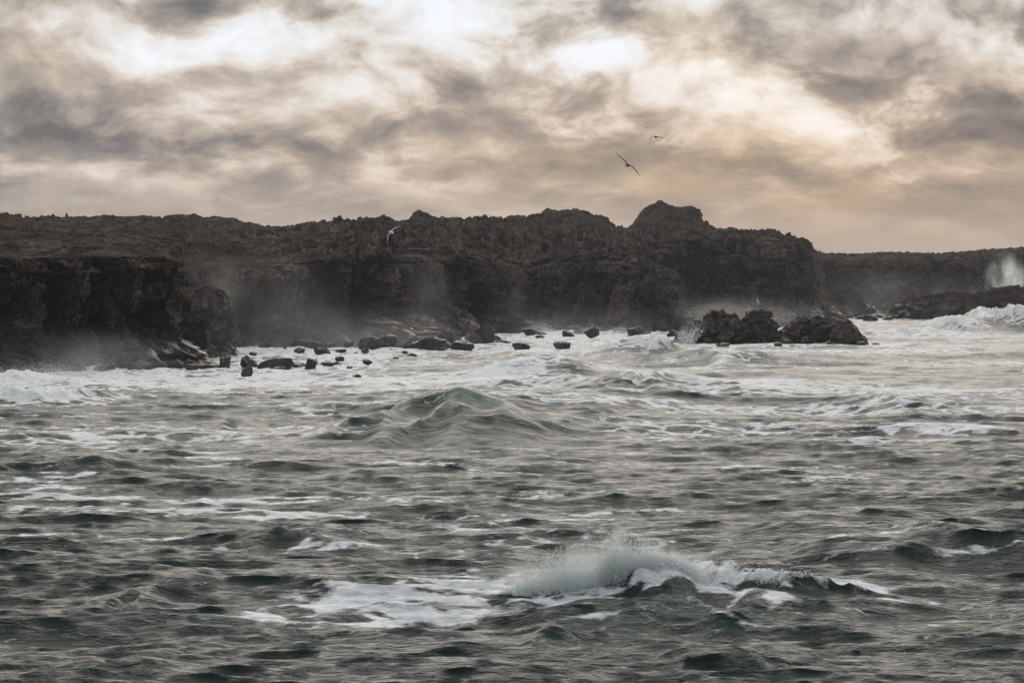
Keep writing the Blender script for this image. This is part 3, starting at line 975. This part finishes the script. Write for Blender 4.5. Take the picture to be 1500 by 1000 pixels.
def hull(name, loc, scale, mat, parent=None, rot=0.0):
    bm = bmesh.new()
    bmesh.ops.create_icosphere(bm, subdivisions=3, radius=1.0)
    me = bpy.data.meshes.new(name)
    bm.to_mesh(me)
    bm.free()
    me.materials.append(mat)
    o = bpy.data.objects.new(name, me)
    scene.collection.objects.link(o)
    o.location = loc
    o.scale = scale
    o.rotation_euler[2] = rot
    o.parent = parent
    return o


rs = np.random.default_rng(12)
# near breaker: curtains of thrown water along the ridge
DB = 51.0
root = bpy.data.objects.new("breaking_wave", None)
scene.collection.objects.link(root)
root.location = px(900, 870, DB)
root.location.z = 0
tag(root, "tall white curtain of spray thrown up by the breaking wave in open water", "breaking wave")
# (column, base row, top row, half width px, weight)
PLUMES = [(775, 878, 842, 30, .5), (810, 876, 815, 30, .9), (845, 874, 808, 28, 1.1), (880, 870, 806, 26, 1.0), (905, 866, 786, 24, 1.3), (930, 862, 796, 26, 1.2), (955, 858, 805, 26, 1.1), (980, 852, 812, 22, .9),
          (1005, 848, 822, 22, .7), (1045, 848, 822, 28, .22), (1085, 850, 828, 30, .15), (1120, 855, 836, 30, .12), (1165, 858, 844, 34, .08)]
pl, rl, stl = [], [], []
for (u, yb, yt, hw, wgt_) in PLUMES:
    n = int(6800 * wgt_)
    tt = rs.beta(1.2, 1.6, n)
    xo = rs.normal(0, hw * .55, n) / F * DB * (1 + .25 * tt)
    yo = rs.normal(0, .20, n)
    zb = sea_z((u - 750) / F * DB, DB) - .08
    hh = CH + (HZ - yt) / F * DB - zb
    lift = tt * max(hh, .12) * (1.0 + .25 * rs.random(n) ** 4)
    # filaments: droplets gather into jets
    jet = rs.integers(0, 26, n)
    jx = rs.normal(0, hw * .6, 26)[jet] / F * DB
    jl = rs.normal(0, .35, 26)[jet]
    lift = lift * rs.uniform(.45, 1.25, 26)[jet]
    xo = .45 * xo + .75 * jx + jl * lift * .35
    pl.append(np.stack([(u - 750) / F * DB + xo, DB + yo, zb + lift], -1))
    rl.append(np.clip(rs.lognormal(math.log(.0075), .5, n), .004, .035) * (1.1 - .3 * tt))
    stl.append(np.stack([jl * .03, 0 * jl, rs.uniform(.0, .010, n)], -1))
pts = np.concatenate(pl) - np.array(root.location)
droplets("spray", pts, np.concatenate(rl), M_DROP, root, np.concatenate(stl))


M_SPRAYVOL = mist_material("spray_cloud", 4.0, 1.7, .40, .62, (1, 1, .5), .8, 3.0, (.99, .99, .99))
for (u, yb, yt, hw, wgt_) in ((785, 880, 812, 66, 1), (855, 878, 794, 74, 1), (912, 872, 772, 62, 1), (965, 866, 790, 62, 1), (1015, 862, 808, 46, 1)):
    hh = (yb - yt) / F * DB
    zb = CH + (HZ - yb) / F * DB
    o = hull("spray_cloud", np.array([(u - 750) / F * DB, DB + .1, zb + hh * .35]) - np.array(root.location), (hw / F * DB, .55, hh * .85), M_SPRAYVOL, root)
    tag(o, None, None, None, "stuff")


def burst(name, u, yb, yt, hw, d, dens, label, nsc, lo_=.42, hi_=.62, stretch=(1, 1, .5), deep=None, ndrops=0, drop=.05, lean=0.0, seed=1.0, top=.4):
    r = bpy.data.objects.new(name, None)
    scene.collection.objects.link(r)
    zb = CH + (HZ - yb) / F * d
    hh = (yb - yt) / F * d
    wx = hw / F * d
    r.location = ((u - 750) / F * d, d, zb)
    tag(r, label, "spray")
    mat = mist_material(name + "_cloud", dens, nsc, lo_, hi_, stretch, top, seed)
    o = hull("spray_cloud", (0, 0, hh * .42), (wx, deep or wx * .5, hh * .62), mat, r)
    tag(o, None, None, None, "stuff")
    if ndrops:
        tt = rs.beta(1.0, 1.7, ndrops)
        jet = rs.integers(0, 30, ndrops)
        jx = rs.normal(0, .42, 30)[jet] * wx
        jl = rs.normal(lean, .17, 30)[jet]
        p_ = np.stack([jx + rs.normal(0, .12, ndrops) * wx + jl * tt * hh, rs.normal(0, .25, ndrops) * wx * .5, tt * hh * rs.uniform(.7, 1.25, 30)[jet]], -1)
        droplets("spray", p_, rs.uniform(.4, 1.0, ndrops) * drop, M_DROP, r)
    return r


burst("sea_spray", 1474, 438, 366, 36, 520, 1.0, "tall white spray plume bursting over the long black rock shelf", .16, .40, .62, ndrops=2500, drop=.06, seed=2)
burst("sea_spray", 1420, 446, 425, 60, 505, .2, "low white spray drifting along the black rock shelf behind the surf wave", .2, seed=4)
burst("sea_spray", 1225, 474, 420, 50, 500, .09, "pale mist in the gap between square headland and pointed spur", .10, .3, .65, seed=5)
burst("sea_spray", 752, 500, 410, 26, 362, .09, "thin vertical veil of droplets in front of the shadowed cliff", .3, .42, .62, (1, 1, .25), ndrops=700, drop=.05, seed=6)
burst("sea_spray", 786, 502, 464, 40, 350, .8, "white splash breaking in the bay before the shadowed cliff", .35, .42, .64, ndrops=1500, drop=.06, seed=7)
burst("sea_spray", 700, 504, 478, 40, 330, .2, "low white splash beyond the tall jagged boulder", .3, .4, .6, ndrops=500, drop=.05, seed=8)
burst("sea_spray", 890, 500, 476, 75, 330, .4, "streaky splash against the shore rocks below the leaning pillar", .35, .42, .6, ndrops=1500, drop=.06, seed=9)
burst("sea_spray", 1000, 505, 472, 15, 274, .35, "white splash climbing the end of the flat-topped rock", .6, .38, .6, ndrops=1400, drop=.06, lean=.5, seed=10)
burst("sea_spray", 400, 550, 340, 190, 256, .06, "broad grey spray mist hanging before the mist-veiled cliff", .13, .36, .72, (1, 1, .6), deep=6, seed=11)
burst("sea_spray", 500, 520, 470, 130, 262, .09, "low mist over the boulders at the mist-veiled cliff's foot", .10, .3, .66, deep=5, seed=12)
burst("sea_spray", 610, 530, 350, 80, 306, .05, "thin mist in the cleft between mist-veiled and stepped cliffs", .12, .36, .72, deep=5, seed=13)
burst("sea_spray", 90, 560, 470, 230, 180, .075, "spray mist blowing along the foot of the flat-rimmed cliff", .22, .36, .70, (1, 1, .7), deep=5, seed=14)
burst("sea_spray", 372, 530, 507, 22, 240, .25, "small white splash among the small boulders in the surf", .5, .4, .6, ndrops=900, drop=.06, seed=15)
burst("sea_spray", 60, 562, 528, 120, 170, .10, "ragged spray on the long white surf wave under the flat-rimmed cliff", .45, .42, .62, deep=3, ndrops=9000, drop=.028, seed=16)
burst("sea_spray", 640, 505, 488, 40, 318, .08, "white splash behind the dry boulder heap", .4, .4, .6, ndrops=500, drop=.06, seed=17)
burst("sea_spray", 1095, 490, 425, 150, 345, .07, "pale mist lying behind the rocks awash under the square headland", .12, .3, .66, deep=8, seed=19)
burst("sea_spray", 480, 525, 430, 330, 252, .030, "long low mist drifting across the bay before the rubble", .10, .32, .70, (1, 1, .8), deep=8, seed=23)
burst("sea_spray", 840, 515, 430, 200, 330, .022, "long low mist drifting along the shadowed cliff's foot", .08, .32, .70, (1, 1, .8), deep=9, seed=24)
burst("sea_spray", 1320, 470, 385, 190, 535, .018, "soft haze of spray before the distant cliffs", .05, .30, .70, (1, 1, .8), deep=12, seed=25)
burst("sea_spray", 300, 535, 395, 70, 221, .035, "thin spray veil over the broken buttress", .16, .34, .70, (1, 1, .8), deep=3, seed=26)
burst("sea_spray", 742, 510, 380, 40, 360, .035, "grey mist in the cove between stepped and shadowed cliffs", .10, .3, .66, deep=7, seed=20)
burst("sea_spray", 985, 480, 400, 50, 425, .030, "thin mist behind the leaning rock pillar", .09, .3, .66, deep=8, seed=21)
burst("sea_spray", 305, 480, 362, 75, 246, .05, "spray cloud drifting up beside the flat-rimmed cliff's end", .08, .3, .66, deep=6, seed=18)

# ------------------------------------------------------------------ gulls


def gull_mesh(name, mat, left, right, chord=.16, body=.07):
    """left/right: wing joints (x, y, z) from shoulder to tip in metres; body points along +Y"""
    bm = bmesh.new()
    verts = []

    def ring(c, ax, r1, r2, n=10):
        out_ = []
        ax = Vector(ax).normalized()
        up = Vector((0, 0, 1))
        sd2 = ax.cross(up).normalized()
        up = sd2.cross(ax).normalized()
        for k in range(n):
            t = 2 * math.pi * k / n
            out_.append(bm.verts.new(Vector(c) + sd2 * r1 * math.cos(t) + up * r2 * math.sin(t)))
        return out_

    def skin(rings):
        for a, b2 in zip(rings, rings[1:]):
            n = len(a)
            for k in range(n):
                bm.faces.new((a[k], a[(k + 1) % n], b2[(k + 1) % n], b2[k]))
        bm.faces.new(rings[0][::-1])
        bm.faces.new(rings[-1])
    # trunk with beak, head, neck and fanned tail
    prof = [(-.34, .085, .006, .0), (-.26, .06, .012, .0), (-.18, .035, .030, 0), (-.08, .062, .058, 0), (.03, .075, .07, 0), (.13, .062, .06, .005), (.19, .042, .042, .012), (.24, .043, .044, .016), (.275, .032, .033, .014), (.295, .012, .014, .008), (.335, .005, .007, .0)]
    skin([ring((0, y, z), (0, 1, 0), a * body / .07, c * body / .07) for y, a, c, z in prof])
    for pts_ in (left, right):
        rg = []
        n = len(pts_)
        sub = []
        for k in range(n - 1):
            for t in np.linspace(0, 1, 5)[: (5 if k == n - 2 else 4)]:
                sub.append(tuple(np.array(pts_[k]) * (1 - t) + np.array(pts_[k + 1]) * t))
        for k, p_ in enumerate(sub):
            f_ = k / (len(sub) - 1)
            ch = chord * (1.0 - .25 * f_ - .70 * f_ ** 4)
            a = np.array(sub[min(k + 1, len(sub) - 1)]) - np.array(sub[max(k - 1, 0)])
            a /= np.linalg.norm(a)
            rr_ = []
            for t in range(8):
                th = 2 * math.pi * t / 8
                fwd_ = np.array([0, 1, 0]) - a * a[1]
                fwd_ /= np.linalg.norm(fwd_)
                upv = np.cross(a, fwd_)
                thick = .024 * (1 - .75 * f_)
                rr_.append(bm.verts.new(Vector(np.array(p_) + fwd_ * ch * .5 * math.cos(th) + upv * thick * math.sin(th))))
            rg.append(rr_)
        skin(rg)
    bmesh.ops.recalc_face_normals(bm, faces=bm.faces)
    me = bpy.data.meshes.new(name)
    bm.to_mesh(me)
    bm.free()
    me.materials.append(mat)
    o = bpy.data.objects.new(name, me)
    scene.collection.objects.link(o)
    md = o.modifiers.new("join", "REMESH")        # fuse wings and trunk into one skin
    md.mode = "VOXEL"
    md.voxel_size = .009
    md.use_smooth_shade = True
    return o


def plumage(name, body, wing, tip):
    m, q = new_mat(name)
    ob = q.new("ShaderNodeTexCoord").outputs["Object"]
    x, y, z = q.sep(ob)
    ax = q.m("ABSOLUTE", x)
    n = q.noise(ob, 30.0, 3)
    c = q.mix(q.ramp(ax, .06, .14), body, wing)
    c = q.mix(q.ramp(q.m("ADD", ax, q.m("MULTIPLY", n, .05)), .48, .54), c, tip)
    c = q.mix(q.m("MULTIPLY", q.m("MULTIPLY", q.ramp(y, .285, .30), q.ramp(ax, .02, .03, 1, 0)), .9), c, (.55, .35, .06))
    bsd = q.new("ShaderNodeBsdfPrincipled")
    q.link(c, bsd.inputs["Base Color"])
    bsd.inputs["Roughness"].default_value = .75
    out_ = q.new("ShaderNodeOutputMaterial")
    q.link(bsd.outputs[0], out_.inputs[0])
    return m


M_DARKG = plumage("backlit_plumage", (.07, .06, .055), (.035, .03, .028), (.012, .011, .01))  # gulls seen against the light: their silhouette shade is put into the colour
M_WHITEG = plumage("white_plumage", (.90, .90, .89), (.82, .82, .82), (.55, .55, .56))


def place(o, u, yv, d, rot, label, s=1.0):
    o.location = px(u, yv, d)
    o.rotation_euler = rot
    o.scale = (s, s, s)
    tag(o, label, "gull")


R = math.radians
gl = gull_mesh("gull", M_DARKG, [(-.03, .03, .02), (-.16, .05, .085), (-.34, .02, .085), (-.56, -.05, .135), (-.66, -.10, .16)],
               [(.03, .03, .02), (.16, .05, .06), (.34, .02, .03), (.56, -.05, -.04), (.66, -.10, -.05)], .13)
place(gl, 919, 242, 76, (R(6), R(38), R(176)), "larger dark gull gliding with banked straight wings high above the plateau")
gl.rotation_euler = (R(6), R(35), R(-8))
gl = gull_mesh("gull", M_DARKG, [(-.03, .03, .02), (-.15, .06, .06), (-.30, .03, .02), (-.50, -.06, -.16), (-.58, -.10, -.24)],
               [(.03, .03, .02), (.15, .06, .06), (.30, .03, .03), (.50, -.06, -.04), (.60, -.10, -.08)], .24, .085)
place(gl, 961, 201, 142, (R(4), R(3), R(12)), "smaller dark gull with drooping wings flying above the banked gull")
gl = gull_mesh("gull", M_WHITEG, [(-.03, .03, .0), (-.14, .06, .01), (-.32, .03, -.07), (-.52, -.04, -.22), (-.62, -.08, -.30)],
               [(.03, .03, .0), (.14, .06, .03), (.32, .03, .01), (.52, -.04, -.06), (.62, -.08, -.11)], .10)
place(gl, 573, 340, 96, (R(10), R(-44), R(20)), "white gull gliding with steeply banked wings in front of the dark plateau", .85)
gl = gull_mesh("gull", M_WHITEG, [(-.03, .03, .0), (-.14, .06, .05), (-.30, .03, .12), (-.46, -.04, .14), (-.54, -.08, .13)],
               [(.03, .03, .0), (.14, .06, .05), (.30, .03, .10), (.46, -.04, .06), (.54, -.08, .01)], .14)
place(gl, 1110, 441, 255, (R(0), R(60), R(30)), "tiny white gull flying low before the square headland's face")

# ------------------------------------------------------------------ haze: the salt air between here and the far cliffs
M_HAZE, q = new_mat("haze_air")
vol = q.new("ShaderNodeVolumePrincipled")
vol.inputs["Color"].default_value = (.93, .93, .93, 1)
vol.inputs["Density"].default_value = .00012
vol.inputs["Anisotropy"].default_value = .2
out = q.new("ShaderNodeOutputMaterial")
q.link(vol.outputs[0], out.inputs["Volume"])
hx, hy0, hy1, hz0, hz1 = 6000, -300, 42000, -6, 62
hx = 205000
hv = np.array([[sx2, sy2, sz2] for sz2 in (hz0, hz1) for sx2, sy2 in ((-hx, hy0), (hx, hy0), (hx, hy1), (-hx, hy1))], float)
hf = np.array([[3, 2, 1, 0], [4, 5, 6, 7], [0, 1, 5, 4], [1, 2, 6, 5], [2, 3, 7, 6], [3, 0, 4, 7]])
hz_o = mesh_np("haze", hv, hf, M_HAZE)
tag(hz_o, "thin pale sea haze filling the air over the whole coast", None, None, "stuff")
